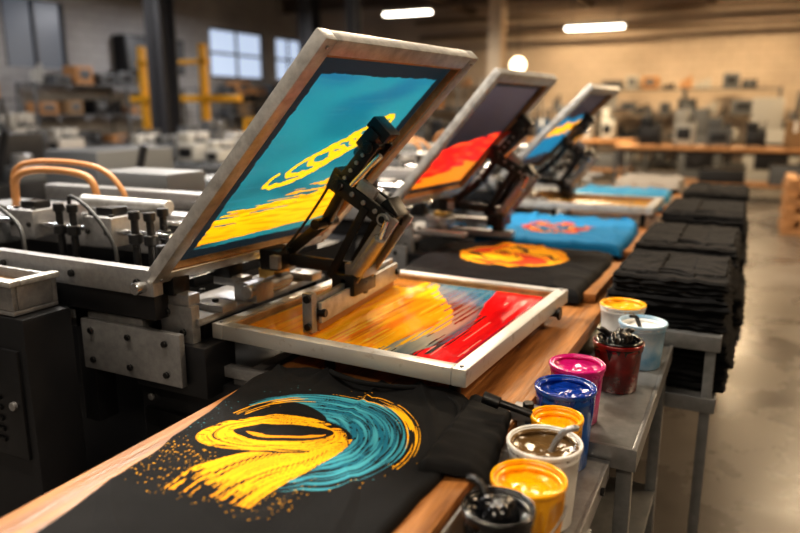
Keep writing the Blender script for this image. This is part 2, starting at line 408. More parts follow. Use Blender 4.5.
b,_=shirt('white_folded_tshirt',[(5.75,-.95,-.45),(6.1,-.97,-.44),(6.35,-.95,-.46)],.95,lambda p,u,v:(.25,.23,.21),PRINT,30,30,drop=.09,edge=.03,amp=.006,seed=41); b.done(60)

# ------------------------------------------------------------ screens
def frame(b,O,S,Hh,W,L,mw=.042,th=.034,cf=None,meshmat=MESH,m=ALU,nu=120,nv=150,moff=-.008,tape=True):
    O=V(O);S=V(S).normalized();Hh=V(Hh).normalized();N=S.cross(Hh)
    def bx(s0,s1,h0,h1,n0,n1,mm,bev=.004):
        c=O+S*((s0+s1)/2)+Hh*((h0+h1)/2)+N*((n0+n1)/2)
        b.box(c,(s1-s0,h1-h0,n1-n0),mm,bev,X=S,Y=Hh,Z=N)
    t=th/2
    bx(0,mw,0,L,-t,t,m); bx(W-mw,W,0,L,-t,t,m); bx(mw,W-mw,0,mw,-t*.97,t*.97,m); bx(mw,W-mw,L-mw,L,-t*.97,t*.97,m)
    if tape:
        e=.007
        bx(mw,mw+e,mw,L-mw,moff-.004,t*.7,TAPE,.001); bx(W-mw-e,W-mw,mw,L-mw,moff-.004,t*.7,TAPE,.001)
        bx(mw,W-mw,mw,mw+e,moff-.004,t*.7,TAPE,.001); bx(mw,W-mw,L-mw-e,L-mw,moff-.004,t*.7,TAPE,.001)
    for (s,h) in ((mw*.5,mw*.5),(W-mw*.5,mw*.5),(mw*.5,L-mw*.5),(W-mw*.5,L-mw*.5)):
        p=O+S*s+Hh*h
        b.bolt(p+N*t,N,.005,STEEL); b.bolt(p-N*t,-N,.005,STEEL)
    def fn(u,v): return O+S*lerp(mw,W-mw,u)+Hh*lerp(mw,L-mw,v)+N*moff
    b.grid(fn,nu,nv,meshmat,lambda p,u,v:cf(u,v))
# looping brush script on the first screen: precomputed stroke points in (u,v)
SCRIPT=[]
for i in range(260):
    t=i/259.; a=t*math.pi*2*4.2+2.4
    SCRIPT.append((.42+.34*t+.17*math.cos(a)*(1-.35*t),.44+.22*t+.055*math.sin(a)+.06*math.cos(a),.010+.008*abs(math.sin(a*1.0+.6))))
def s1(u,v):
    m=min(u/.10,(1-u)/.07,v/.06,(1-v)/.09)
    edge=(.006,.014,.022)
    base=mixc((.008,.045,.055),(.010,.15,.22),sst(.0,.55,v)); base=mixc(base,(.010,.12,.26),sst(.6,1,v))
    base=mixc(base,(.018,.24,.31),.6*sst(.0,.9,nz(u*3,v*9,2)+.45)); base=mixc(base,(.03,.19,.27),.45*sst(.1,.6,nz(u*4,v*70,12)))
    if m<1+.10*nz(u*6,v*6)+.06*nz(u*30,v*30): return edge
    n=nz(u*7,v*55,3); n4=nz(u*4,v*90,31)
    lo=.07+.05*u+.012*n; hi=.23+.14*u+.14*sst(.45,1,u)+.06*n
    if .08+.07*n<u<.93+.05*n and lo<v<hi:
        if v>hi-.07 and n4>.18: return base
        c=mixc((.92,.48,.006),(.75,.30,.006),sst(-.1,.5,n))
        if n4<-.45: c=(.60,.24,.006)
        return mixc(c,(.50,.18,.005),sst(.22,.0,v)*.6)
    if .22<u<.98 and .34<v<.78:
        for (a,c,w) in SCRIPT:
            if abs(u-a)<w*1.6 and abs(v-c)<w*1.3 and ((u-a)/1.3)**2+((v-c)/1.0)**2<(w*(.8+.6*nz(u*30,v*30,3)))**2: return (.80,.50,.015)
    return base
def s2(u,v):
    if min(u,1-u,v,1-v)<.06: return (.01,.01,.012)
    n=nz(u*5,v*30,3)
    if .1+.1*n<u<.95 and .10+.2*u+.06*n<v<.40+.15*u+.08*n: return mixc((.75,.012,.010),(.80,.08,.02),sst(0,.5,n))
    if v<.2+.15*u: return (.60,.20,.012)
    return mixc((.012,.010,.014),(.045,.038,.052),sst(.4,1,v))
def s3(u,v):
    if min(u,1-u,v,1-v)<.06: return (.01,.01,.012)
    n=nz(u*5,v*30,3)
    if .36<v+.08*n-.15*u<.50: return (.85,.42,.02)
    if .1<v+.05*n-.1*u<.62: return (.01,.14,.32)
    return (.025,.022,.032)
st=1.325
SCR=[((-1.33,1.25,1.075),(.10,1,0),(.54,0,.578),.70,.785),((-1.33,2.575,1.10),(.08,1,0),(.458,0,.534),.66,.71),((-1.28,3.9,1.12),(.08,1,0),(.49,0,.50),.60,.70)]
for k,cf in enumerate((s1,s2,s3)):
    b=B('printing_screen'); q=SCR[k]
    frame(b,q[0],q[1],q[2],q[3],q[4],cf=cf,nu=200 if k==0 else 80,nv=270 if k==0 else 100)
    b.done()
def flat(u,v):
    n=nz(u*34,v*1.8,1)*.5+nz(u*14,v*1.3,5)*.5; k=nz(u*75,v*2.6,8)
    q=u-.12*math.sin(v*2.4)+.03*n
    if min(u,1-u,v,1-v)<.025: return (.28,.18,.09)
    g=.62-.34*sst(.35,1,v)
    r=.76-.13*sst(.2,.9,v)
    if q<g:
        c=mixc((1.0,.48,.004),(.95,.26,.004),sst(-.1,.4,n))
        if u<.12+.1*n: c=mixc(c,(.50,.17,.010),.6)
        if k>.42: c=(1.0,.68,.06)
        if k<-.42: c=(.75,.20,.004)
        if v>.84 and u<.32+.1*n: c=(.35,.13,.015)
        return c
    if q<r:
        c=mixc((.03,.10,.16),(.36,.34,.26),sst(-.25,.40,n)); c=mixc(c,(.03,.16,.25),.75*sst(.5,1,v))
        if k>.34 and v<.7: c=(.010,.010,.012)
        if q<g+.05 and k>-.1: c=(.95,.50,.01)
        return c
    c=mixc((.80,.004,.006),(.52,.002,.006),sst(-.2,.4,n))
    if k>.50: c=(.75,.30,.25)
    if abs(q-r)<.035 and k<.1 and v<.6: c=(.02,.01,.012)
    if u>.95: c=(.30,.01,.03)
    return c
b=B('printing_screen'); frame(b,(-1.235,1.37,.925),(1,-.035,0),(.045,1,0),.73,.80,mw=.036,th=.042,cf=flat,meshmat=INKW,m=ALU2,nu=220,nv=200,moff=.0,tape=True)
for (x,y) in ((-.90,1.42),(-.56,1.42),(-.54,2.08),(-.95,2.10)):
    b.cyl((x,y,.8555),(x,y,.906),.014,BLK,12)
b.cyl((-.505,2.02,.90),(-.468,2.02,.90),.012,BLK,12); b.cyl((-.47,2.02,.90),(-.462,2.02,.90),.02,BLK,12)
b.done()
def yf(u,v):
    n=nz(u*8,v*20,3); return (.85,.42,.02) if n<.1 else ((.6,.28,.03) if n<.35 else (.06,.2,.25))
b=B('printing_screen'); frame(b,(-1.24,3.98,.955),(1,0,0),(0,1,0),.80,.52,mw=.045,th=.042,cf=yf,meshmat=INKW,m=ALU2,nu=50,nv=40,moff=0)
for (x,y) in ((-1.0,4.05),(-.5,4.05),(-.5,4.45),(-1.0,4.45)): b.cyl((x,y,.8555),(x,y,.935),.014,BLK,10)
b.done()

# ------------------------------------------------------------ squeegee arms
def arm(k):
    o=V((0,st*k,0))
    b=B('squeegee_arm'); b.M=Matrix.Translation(o)
    a=V((-.985,1.47,.978)); c=V((-1.03,2.02,.978))
    X=(c-a).normalized(); Y=V((-X.y,X.x,0)); Z=V((0,0,1))
    if k==0:
        b.box((a+c)/2+V((0,0,.004)),((c-a).length,.014,.070),STEEL,.003,X=X,Y=Y,Z=Z)
        b.box((a+c)/2-Y*.02+V((0,0,0)),((c-a).length*.96,.010,.055),ALU,.002,X=X,Y=Y,Z=Z)
        b.box((a+c)/2-Y*.010+V((0,0,-.036)),((c-a).length*.95,.010,.03),mat('squeegee_rubber',(.35,.16,.05),.5),.002,X=X,Y=Y,Z=Z)
        for t in (.03,.5,.96):
            p=a.lerp(c,t); b.cyl(p-Y*.035,p+Y*.014,.011,BLK,12)
        b.box(a+V((0,-.008,.005)),(.030,.024,.105),STEEL,.003); b.bolt(a+V((.004,-.02,.045)),(0,-1,0),.011,BLK); b.bolt(a+V((.004,-.02,-.03)),(0,-1,0),.010,BLK)
    P0=V((-1.0,1.72,1.02)); P1=V((-.865,1.70,1.21)); P2=V((-1.0,1.69,1.295)); P3=V((-.905,1.69,1.40))
    b.box(P0+V((0,0,-.01)),(.075,.13,.06),BLK,.004); b.box(P0+V((.025,0,.03)),(.06,.09,.04),STEEL,.003)
    for s in (-.046,.046):
        q=V((0,s,0))
        b.link(P0+q+V((.012,0,0)),P1+q+V((.012,0,-.01)),.046,.012,STEEL); b.link(P1+q,P2+q,.046,.014,BLK); b.link(P2+q*.8,P3+q*.8,.040,.012,BLK)
        b.link(P0+q*1.3+V((-.04,0,.02)),P1+q*1.3+V((-.055,0,.02)),.024,.010,BLK)
        for P in (P0,P1,P2,P3): b.cyl(P+q*1.15,P+q*1.0+V((0,s*.35,0)),.017,STEEL if P in (P1,) else BLK,12)
    for P in (P0,P1,P2,P3): b.cyl(P+V((0,-.065,0)),P+V((0,.065,0)),.010,BLK,12)
    b.box(P1+V((-.01,0,.01)),(.075,.07,.06),BLK,.006,ry=-.6); b.box(P2,(.085,.068,.065),BLK,.006,ry=.5)
    b.box((P1+P2)/2,(.12,.055,.05),BLK,.005,ry=.6); b.box((P0+P1)/2,(.045,.055,.16),BLK,.005,ry=.6)
    b.box((P1+P2)/2+V((.02,-.045,.035)),(.06,.02,.03),STEEL,.004,ry=.55)
    b.cyl(P0+V((.045,-.07,.03)),P0.lerp(P1,.62)+V((.045,-.07,.02)),.016,STEEL,14); b.cyl(P0.lerp(P1,.62)+V((.045,-.07,.02)),P1+V((.02,-.07,.0)),.007,CHROME,10)
    b.cyl(P2.lerp(P3,.1)+V((.03,-.045,-.01)),P3+V((.035,-.045,-.02)),.009,CHROME,10)
    b.box(P3+V((-.005,0,.02)),(.065,.095,.04),BLK,.005,ry=-.8); b.box(P3+V((.025,-.01,.045)),(.035,.06,.07),BLK,.005,ry=-.8)
    b.link(P3+V((-.02,0,.02)),P3+V((-.09,.06,-.02)),.02,.03,BLK)
    for i in range(5):
        t=i/4.; p=P1.lerp(P2,t)+V((.012,-.054,.0)); b.bolt(p,(0,-1,0),.007,STEEL)
    for i in range(4):
        p=P2.lerp(P3,.2+i*.2)+V((0,-.044,0)); b.bolt(p,(0,-1,0),.006,STEEL)
    for i in range(3):
        p=P0.lerp(P1,.25+i*.25)+V((.012,-.053,-.003)); b.bolt(p,(0,-1,0),.007,BLK)
    Q=V((-1.22,1.66,1.07))
    b.link(P0+V((-.02,-.01,.03)),Q,.036,.016,BLK); b.link(Q+V((0,.02,0)),V((-1.08,1.70,1.18)),.034,.016,BLK); b.link(V((-1.08,1.70,1.18)),P2,.03,.024,BLK)
    b.cyl(V((-1.08,1.64,1.18)),V((-1.08,1.75,1.18)),.016,BLK,12); b.box(Q,(.07,.10,.06),BLK,.006); b.box(Q+V((.03,-.06,.0)),(.03,.02,.04),STEEL,.004)
    b.tube([P2+V((-.02,-.04,.02)),V((-1.06,1.64,1.25)),V((-1.13,1.62,1.15)),V((-1.2,1.64,1.09))],.004,RUB,8)
    if k>0: b.box(V((-1.0,1.72,.96)),(.05,.05,.06),BLK,.004); b.box(V((-1.08,1.72,.94)),(.3,.06,.03),STEEL,.004)
    b.done()
for k in range(3): arm(k)

# ------------------------------------------------------------ press machine
b=B('screen_printing_press')
b.bb(-2.7,-1.50,1.55,6.4,.0,.96,DARK2,.01)
b.bb(-1.52,-1.12,1.42,6.4,.30,.74,DARK,.01)
b.bb(-1.50,-1.10,1.36,1.42,.45,.78,DARK,.006)
for z in (.5,.62): b.bb(-1.48,-1.14,1.345,1.362,z,z+.05,BLK)
for z in (.47,.70):
    for x in (-1.46,-1.15): b.bolt((x,1.36,z),(0,-1,0),.010,STEEL)
b.bb(-1.18,-1.10,1.38,6.4,.74,.80,STEEL,.004)
b.bb(-1.11,-1.04,1.42,6.4,.76,.82,DARK,.004)
b.bb(-1.60,-1.06,1.37,1.40,.80,.83,STEEL,.003)
for k in range(4):
    b.M=Matrix.Translation((0,st*k,0))
    b.bb(-1.93,-1.31,1.25,1.285,1.035,1.105,STEEL,.004)
    for x in (-1.88,-1.6,-1.36): b.bolt((x,1.25,1.07),(0,-1,0),.010)
    b.bb(-1.95,-1.33,1.27,1.35,.965,1.03,DARK,.004)
    b.bb(-1.90,-1.40,1.29,1.36,.90,.955,STEEL,.004)
    b.bb(-1.62,-1.26,1.275,1.295,.79,.935,STEEL,.004)
    for x in (-1.58,-1.44,-1.31):
        for z in (.82,.905): b.bolt((x,1.275,z),(0,-1,0),.009)
    b.bb(-1.45,-1.20,1.30,1.42,.76,.90,DARK,.005)
    b.bb(-1.66,-1.60,1.29,1.36,.62,.96,DARK,.005)
    b.cyl((-1.345,1.22,1.06),(-1.345,1.92,1.06),.016,CHROME)
    for y in (1.34,1.56,1.78):
        b.bb(-1.385,-1.30,y-.03,y+.03,1.025,1.085,BLK); b.bb(-1.37,-1.26,y-.022,y+.022,1.0,1.03,STEEL)
        b.cyl((-1.36,y,1.085),(-1.36,y,1.13),.008,CHROME,10); b.cyl((-1.36,y,1.125),(-1.36,y,1.15),.016,BLK,12)
    b.bb(-1.42,-1.24,1.33,1.92,.945,.965,STEEL); b.bb(-1.32,-1.05 if k else -1.22,1.40,1.46,.965,.985,STEEL); b.bb(-1.32,-1.05 if k else -1.20,1.80,1.86,.965,.99,STEEL)
    b.bb(-1.28,-1.20,1.52,1.60,.965,1.02,STEEL); b.cyl((-1.22,1.5,1.0),(-1.22,1.7,1.0),.02,STEEL); b.bb(-1.30,-1.24,1.66,1.74,.965,1.03,BRASS)
    b.bb(-1.36,-1.25,1.315,1.345,.90,1.0,STEEL,.003); b.bolt((-1.33,1.315,.98),(0,-1,0),.009); b.bolt((-1.28,1.315,.93),(0,-1,0),.009)
    b.bb(-1.40,-1.25,1.36,1.40,.90,.945,BLK); b.bb(-1.36,-1.25,1.9,1.96,.86,.95,BLK)
    for (x,y) in ((-1.38,1.36),(-1.38,1.5),(-1.38,1.7),(-1.38,1.88),(-1.27,1.43),(-1.27,1.83)): b.bolt((x,y,.985),(0,0,1),.009)
    for (x,y) in ((-1.56,1.44),(-1.50,1.44),(-1.53,1.52),(-1.90,1.46),(-1.84,1.46)):
        b.cyl((x,y,.96),(x,y,1.19),.011,BLK,12); b.cyl((x,y,1.12),(x,y,1.15),.02,BLK,12); b.cyl((x,y,1.19),(x,y,1.215),.017,BLK,10)
    b.bb(-2.55,-1.45,1.40,1.47,.96,1.03,DARK); b.bb(-2.6,-1.47,1.56,1.64,1.06,1.11,STEEL); b.bb(-2.5,-1.50,1.60,2.3,.96,1.05,DARK)
    b.bb(-2.3,-1.55,1.70,1.78,1.10,1.16,STEEL); b.bb(-2.65,-1.5,1.98,2.05,1.13,1.19,STEEL); b.bb(-2.4,-1.62,1.85,1.92,1.05,1.13,DARK)
    b.bb(-2.7,-2.25,1.5,1.9,1.05,1.14,GPAINT,.01); b.bb(-2.5,-2.1,2.12,2.35,1.05,1.24,GPAINT,.008); b.bb(-1.95,-1.6,2.1,2.3,1.05,1.16,DARK,.01)
    for y in (1.50,1.68,1.80): b.cyl((-2.5,y,1.135),(-1.48,y,1.135),.011,CHROME,12)
    for x in (-1.75,-2.1):
        b.bb(x-.06,x+.06,1.47,1.72,1.09,1.18,STEEL,.005); b.bb(x-.035,x+.035,1.50,1.56,1.18,1.205,BLK)
        for (dx,dy) in ((-.04,.02),(.04,.02),(-.04,.22),(.04,.22)): b.bolt((x+dx,1.47+dy,1.18),(0,0,1),.008)
        for (dx) in (-.04,.04): b.bolt((x+dx,1.47,1.135),(0,-1,0),.008)
    b.cyl((-1.98,1.62,1.2),(-1.60,1.62,1.2),.022,ALU,16)
    b.tube([(-2.38,1.66,1.14),(-2.37,1.66,1.25),(-2.28,1.67,1.285),(-2.08,1.67,1.285),(-2.0,1.68,1.25),(-1.98,1.68,1.14)],.013,HOSE,10)
    b.tube([(-2.48,1.72,1.14),(-2.46,1.72,1.27),(-2.34,1.74,1.31),(-2.05,1.74,1.30),(-1.94,1.75,1.22),(-1.93,1.75,1.12)],.010,HOSE,10)
    for x in (-1.97,-2.0,-2.38): b.cyl((x,1.67,1.12),(x,1.67,1.17),.017,STEEL,10)
    b.tube([(-1.9,1.5,1.19),(-1.84,1.46,1.24),(-1.7,1.42,1.2),(-1.6,1.40,1.1),(-1.58,1.36,.98)],.006,RUB,8)
    b.tube([(-2.2,1.5,1.17),(-2.1,1.40,1.2),(-1.95,1.36,1.15),(-1.9,1.33,1.05)],.007,RUB,8)
    for i in range(7): b.cyl((-1.7-.11*i,1.57,1.11),(-1.7-.11*i,1.57,1.11+.02+.02*(i%3)),.010,BLK if i%2 else STEEL,10)
b.M=Matrix.Identity(4)
b.done()
b=B('control_cabinet')
b.bb(-2.5,-1.585,1.08,1.225,.10,.985,DARK2,.012); b.bb(-2.45,-1.62,1.10,1.20,0,.10,BLK)
b.bb(-1.87,-1.61,1.07,1.082,.60,.90,DARK,.004); b.bb(-2.3,-1.92,1.07,1.082,.60,.90,DARK,.004)
b.cyl((-1.64,1.06,.75),(-1.64,1.08,.75),.012,STEEL)
for i in range(5): b.bb(-1.84,-1.69,1.064,1.072,.64+i*.03,.65+i*.03,BLK,.001)
b.done()
b=B('steel_ink_tray')
xa=-1.62
b.bb(-2.4,xa,1.085,1.215,.987,1.0,STEEL); b.bb(-2.4,xa,1.085,1.10,1.0,1.075,STEEL); b.bb(-2.4,xa,1.20,1.215,1.0,1.075,STEEL)
b.bb(xa-.015,xa,1.10,1.20,1.0,1.075,STEEL); b.bb(-2.4,-2.385,1.10,1.20,1.0,1.075,STEEL); b.bb(-2.41,xa+.01,1.075,1.105,1.065,1.08,ALU); b.bb(xa-.02,xa+.01,1.105,1.22,1.065,1.08,ALU)
b.bb(-2.38,xa-.02,1.10,1.20,1.0,1.05,mat('dried_ink_residue',(.03,.02,.012),.4,0,(.12,.06,.02),12,bump=.4,bscale=20)); b.done()

# ------------------------------------------------------------ cup shelf and clamp rail
b=B('steel_side_shelf')
b.bb(-.378,-.165,1.50,2.27,.735,.765,SHELF,.004); b.bb(-.17,-.158,1.495,2.275,.715,.768,SHELF,.003); b.bb(-.378,-.158,1.49,1.502,.715,.768,SHELF,.003)
for y in (1.53,2.22):
    for x in (-.36,-.185): b.bb(x-.017,x+.017,y-.017,y+.017,0,.735,SHELF,.003)
b.bb(-.36,-.185,1.52,1.54,.25,.28,SHELF); b.bb(-.195,-.175,1.53,2.22,.25,.28,SHELF); b.bb(-.37,-.35,1.53,2.22,.25,.28,SHELF); b.bb(-.36,-.17,1.52,2.24,.28,.29,SHELF)
b.done()
b=B('cup_rail')
b.bb(-.375,-.215,.80,1.485,.715,.735,STEEL,.004); b.bb(-.385,-.378,.80,1.40,.70,.84,STEEL,.002)
b.bb(-.225,-.212,.80,1.485,.69,.735,STEEL,.003)
for y in (.86,1.12,1.38): b.bb(-.30,-.24,y-.02,y+.02,.45,.715,STEEL,.004); b.bb(-.385,-.24,y-.02,y+.02,.43,.455,STEEL,.003); b.bolt((-.212,y,.715),(1,0,0),.009)
b.bb(-.30,-.27,.82,1.46,.44,.47,DARK)
b.bb(-.23,-.205,1.20,1.26,.60,.70,STEEL); b.cyl((-.2,1.23,.66),(-.17,1.23,.66),.014,BLK)
for y in (.86,1.38): b.bb(-.285,-.255,y-.015,y+.015,0,.45,DARK)
b.bb(-.384,-.366,1.33,1.372,.735,.865,STEEL,.003); b.bb(-.40,-.345,1.325,1.376,.862,.885,STEEL,.004)
b.bb(-.384,-.366,1.22,1.26,.735,.845,STEEL,.003)
b.cyl((-.345,1.30,.895),(-.43,1.29,.915),.008,BLK,12); b.cyl((-.41,1.29,.91),(-.445,1.285,.92),.013,BLK,12); b.cyl((-.365,1.345,.885),(-.365,1.345,.90),.012,BLK,12)
b.done()

# ------------------------------------------------------------ ink cups
def ink(name,col,rough=.16): return mat(name,col,rough,0,coat=.5,bump=.4,bscale=25)
IY=ink('yellow_ink',(1.,.47,.005)); IK=ink('black_ink',(.005,.005,.006)); IB=ink('blue_ink',(.003,.04,.30)); IM=ink('magenta_ink',(.58,.012,.20)); IBR=ink('brown_ink',(.14,.085,.035)); IG=ink('ochre_ink',(.78,.38,.015))
YB=mat('yellow_bucket',(.92,.42,.007),.32,0,(.78,.31,.007),15); BB=mat('blue_cup_plastic',(.006,.11,.45),.3,0,(.006,.07,.31),15); MB=mat('magenta_cup_plastic',(.60,.03,.24),.32,0,(.42,.016,.16),15); KB=mat('black_cup_plastic',(.010,.010,.011),.35); RB=mat('dark_red_jar',(.24,.007,.007),.2,0,(.05,.004,.004),12,coat=.5); CB=mat('pale_blue_cup',(.09,.30,.50),.35,0,(.50,.57,.62),8)
def cup(x,y,z0,r,h,body,inkm,fill=.8,drip=.5,seed=0,stick=None,handle=False,blob=False,rim=None):
    b=B('ink_cup'); c=(x,y,z0); rb=r*.86; t=.003
    b.lathe(c,[(.001,.001),(rb-.003,0),(rb,.003),(lerp(rb,r,.5),h*.5),(r-.001,h*.86),(r+.0005,h*.87),(r+.0005,h*.90),(r,h*.91),(r,h-.007),(r+.004,h-.006),(r+.0045,h-.001),(r+.001,h+.001),(r-t,h-.002),(r-t-.001,h*fill-.004),(lerp(rb,r,.3)-t,h*.2)],body,48)
    n=36; fz=h*fill
    vs=[];fs=[];nr=12
    for j in range(nr+1):
        for k in range(n):
            g=2*math.pi*k/n; rr=(r-t-.0005)*j/nr
            zz=z0+fz+(.006*nz(math.cos(g)*rr*45+seed,math.sin(g)*rr*45,seed)+.004*nz(rr*90,g,seed))*(1 if j<nr else .3)+.010*(j/nr)**6
            vs.append((x+math.cos(g)*rr,y+math.sin(g)*rr,zz))
    for j in range(nr):
        for k in range(n): fs.append((j*n+k,j*n+(k+1)%n,(j+1)*n+(k+1)%n,(j+1)*n+k))
    b.add(vs,fs,inkm)
    def sheet(r0f,z_top,lf,off,n=96,m=10):
        vs=[];fs=[]
        for j in range(m+1):
            for k in range(n):
                g=2*math.pi*k/n; L=lf(g); zz=z_top-L*j/m
                rr=r0f(zz-z0)+off*(math.sin(math.pi*min(1,.15+.85*(j/m))) if j<m else 0)
                vs.append((x+math.cos(g)*rr,y+math.sin(g)*rr,zz))
        for j in range(m):
            for k in range(n): fs.append((j*n+k,(j+1)*n+k,(j+1)*n+(k+1)%n,j*n+(k+1)%n))
        b.add(vs,fs,inkm)
    def outer(zl): return lerp(rb,r,min(1,max(0,zl/h)))+.0005
    if drip>0:
        def lf(g):
            a=nz(math.cos(g)*2.2+seed,math.sin(g)*2.2,seed+.5); d=max(0,nz(math.cos(g)*7,math.sin(g)*7,seed+3.5)-.1)
            return h*drip*max(.02,.12+.25*a+1.1*d)
        sheet(outer,z0+h-.006,lf,.0022)
        b.tube([(x+math.cos(q*math.pi/8)*(r+.0015),y+math.sin(q*math.pi/8)*(r+.0015),z0+h+.0005+.0012*nz(q,seed)) for q in range(16)],.0032,rim or inkm,8,closed=True,sub=3)
    b.tube([(x+math.cos(q*math.pi/8)*(r-t-.002),y+math.sin(q*math.pi/8)*(r-t-.002),z0+fz+.012) for q in range(16)],.005,inkm,8,closed=True,sub=3)
    if blob:
        for q in range(9):
            g=q*.9+seed; rr=r*.6*random.random()
            b.lathe((x+math.cos(g)*rr,y+math.sin(g)*rr,z0+fz),[(.001,.034),(.008,.031),(.016,.02),(.022,.0)],inkm,12)
    if handle:
        b.tube([(x+math.cos(-.1-i*.3)*(r+.007),y+math.sin(-.1-i*.3)*(r+.007),z0+h*.82-.38*h*math.sin(i/10*math.pi)) for i in range(11)],.002,STEEL,8,sub=3)
    if stick:
        for (dx,dy,dz,rr,mm) in stick:
            b.tube([(x-dx*.3,y-dy*.3,z0+h*.45),(x+dx*.5,y+dy*.5,z0+h+dz*.4),(x+dx,y+dy,z0+h+dz)],rr,mm,10)
            b.lathe((x+dx,y+dy,z0+h+dz),[(.001,-.004),(rr*1.3,-.003),(rr*1.4,.003),(.001,.006)],mm,10)
    b.done(50)
zs=.7355
cup(-.292,.930,zs,.052,.170,KB,IK,.88,.6,1,stick=[(-.055,.03,.02,.007,BLK)],blob=True)
cup(-.280,1.054,zs,.060,.158,YB,IY,.86,.9,2,handle=True)
cup(-.291,1.196,zs,.066,.158,WHT,IBR,.88,.10,3,stick=[(.05,.02,.03,.006,STEEL)],rim=WHT)
cup(-.297,1.314,zs,.049,.158,YB,IY,.85,.5,4)
cup(-.308,1.430,zs,.062,.178,BB,IB,.9,.7,5)
cup(-.320,1.60,.766,.062,.140,MB,IM,.9,.5,6)
cup(-.264,1.845,.766,.062,.130,RB,IK,.95,.35,7,stick=[(-.045,-.02,.035,.008,BLK),(.02,.03,.025,.010,BLK)],blob=True,rim=RB)
cup(-.309,2.19,.766,.066,.140,WHT,IG,.9,.1,8)
cup(-.230,2.055,.766,.064,.130,CB,WHT,.82,.12,9,stick=[(-.03,-.02,.02,.006,BLK)],rim=CB)

# ------------------------------------------------------------ folded shirt stacks
def slab(b,x0,x1,y0,y1,z0,z1,seed,m=FAB):
    nx,ny=44,44; cx,cy=(x0+x1)/2,(y0+y1)/2; h=(z1-z0)/2; zc=(z0+z1)/2
    for sgn in (1,-1):
        def fn(u,v):
            a=u*2-1;c=v*2-1
            a=math.copysign(abs(a)**.8,a); c=math.copysign(abs(c)**.8,c)
            X=a*(1-.015*c**6); Y=c*(1-.015*a**6)
            e=min(1,min(1-abs(a),1-abs(c))/.055); k=math.sqrt(max(0,1-(1-e)**2))
            x=cx+X*(x1-x0)/2+.009*nz(c*5,seed,a)*abs(a); y=cy+Y*(y1-y0)/2+.009*nz(a*5,seed+5,c)*abs(c)
            w=.0028*nz(x*14,y*14,seed)+.003*nz(x*38,y*9,seed+3)+.0045*max(0,1-abs(nz(x*7+seed,y*6,seed+9))*8)
            sag=-.25*h*(1 if nz(a*2.5,seed+7)>0 else .0)*sst(.8,1,-c)*abs(nz(a*3,seed+8))*2
            return V((x,y,zc+sgn*h*k+w*(1 if sgn>0 else .6)+sag))
        b.grid(fn,nx,ny,m)
def stack(x0,x1,y0,y1,z0,z1,n,seed):
    b=B('folded_shirt_stack'); rnd=random.Random(seed)
    hs=[rnd.uniform(.7,1.35) for i in range(n)]; s=sum(hs); z=z0
    for i in range(n):
        t=(z1-z0)*hs[i]/s; o=rnd.uniform(-.014,.012); q=rnd.uniform(-.016,.012); o2=rnd.uniform(-.012,.012)
        slab(b,x0+o,x1+o2,y0+q,y1+q,z+t*.02,z+t*.58,seed+i*1.7); slab(b,x0+o+.004,x1+o2-.006,y0+q+rnd.uniform(.0,.010),y1+q,z+t*.52,z+t*1.06,seed+i*1.7+.8)
        z+=t
    cx=(x0+x1)/2; b.tube([(cx-.08,y0+.06,z1),(cx-.05,y0+.12,z1+.004),(cx+.02,y0+.13,z1+.004),(cx+.07,y0+.07,z1)],.006,FAB,8)
    b.tube([(cx-.07,y0+.05,z1),(cx-.04,y0+.085,z1+.003),(cx+.015,y0+.09,z1+.003),(cx+.06,y0+.06,z1)],.004,FAB,8)
    slab(b,x0+.02,x0+.02+(x1-x0)*.34,y0+.05,y1-.04,z1-.004,z1+.010,seed+50)
    slab(b,x1-.02-(x1-x0)*.28,x1-.02,y0+.09,y1-.06,z1-.004,z1+.008,seed+60)
    b.done(60)
def rack(x0,x1,y0,y1,zs_,name='steel_stock_table'):
    b=B(name)
    for z in zs_: b.bb(x0,x1,y0,y1,z-.02,z,SHELF,.003); b.bb(x0-.002,x1+.006,y0-.008,y0,z-.045,z+.004,SHELF,.002); b.bb(x1,x1+.008,y0,y1,z-.045,z+.004,SHELF,.002)
    for x in (x0+.02,x1-.02):
        for y in (y0+.02,y1-.02): b.bb(x-.016,x+.016,y-.016,y+.016,0,zs_[0]-.02,SHELF,.003)
    b.done()
rack(-.375,-.03,2.29,5.7,(.805,.60))
stack(-.375,-.01,2.32,2.78,.808,.968,5,1); stack(-.34,.01,2.33,2.76,.604,.775,5,2)
stack(-.375,.0,2.90,3.50,.808,.97,5,3); stack(-.34,.03,2.92,3.45,.604,.775,5,4)
stack(-.375,.02,3.82,4.5,.808,.975,4,5); stack(-.34,.03,3.8,4.45,.604,.77,4,6)
stack(-.37,.02,4.75,5.4,.808,.98,4,7)

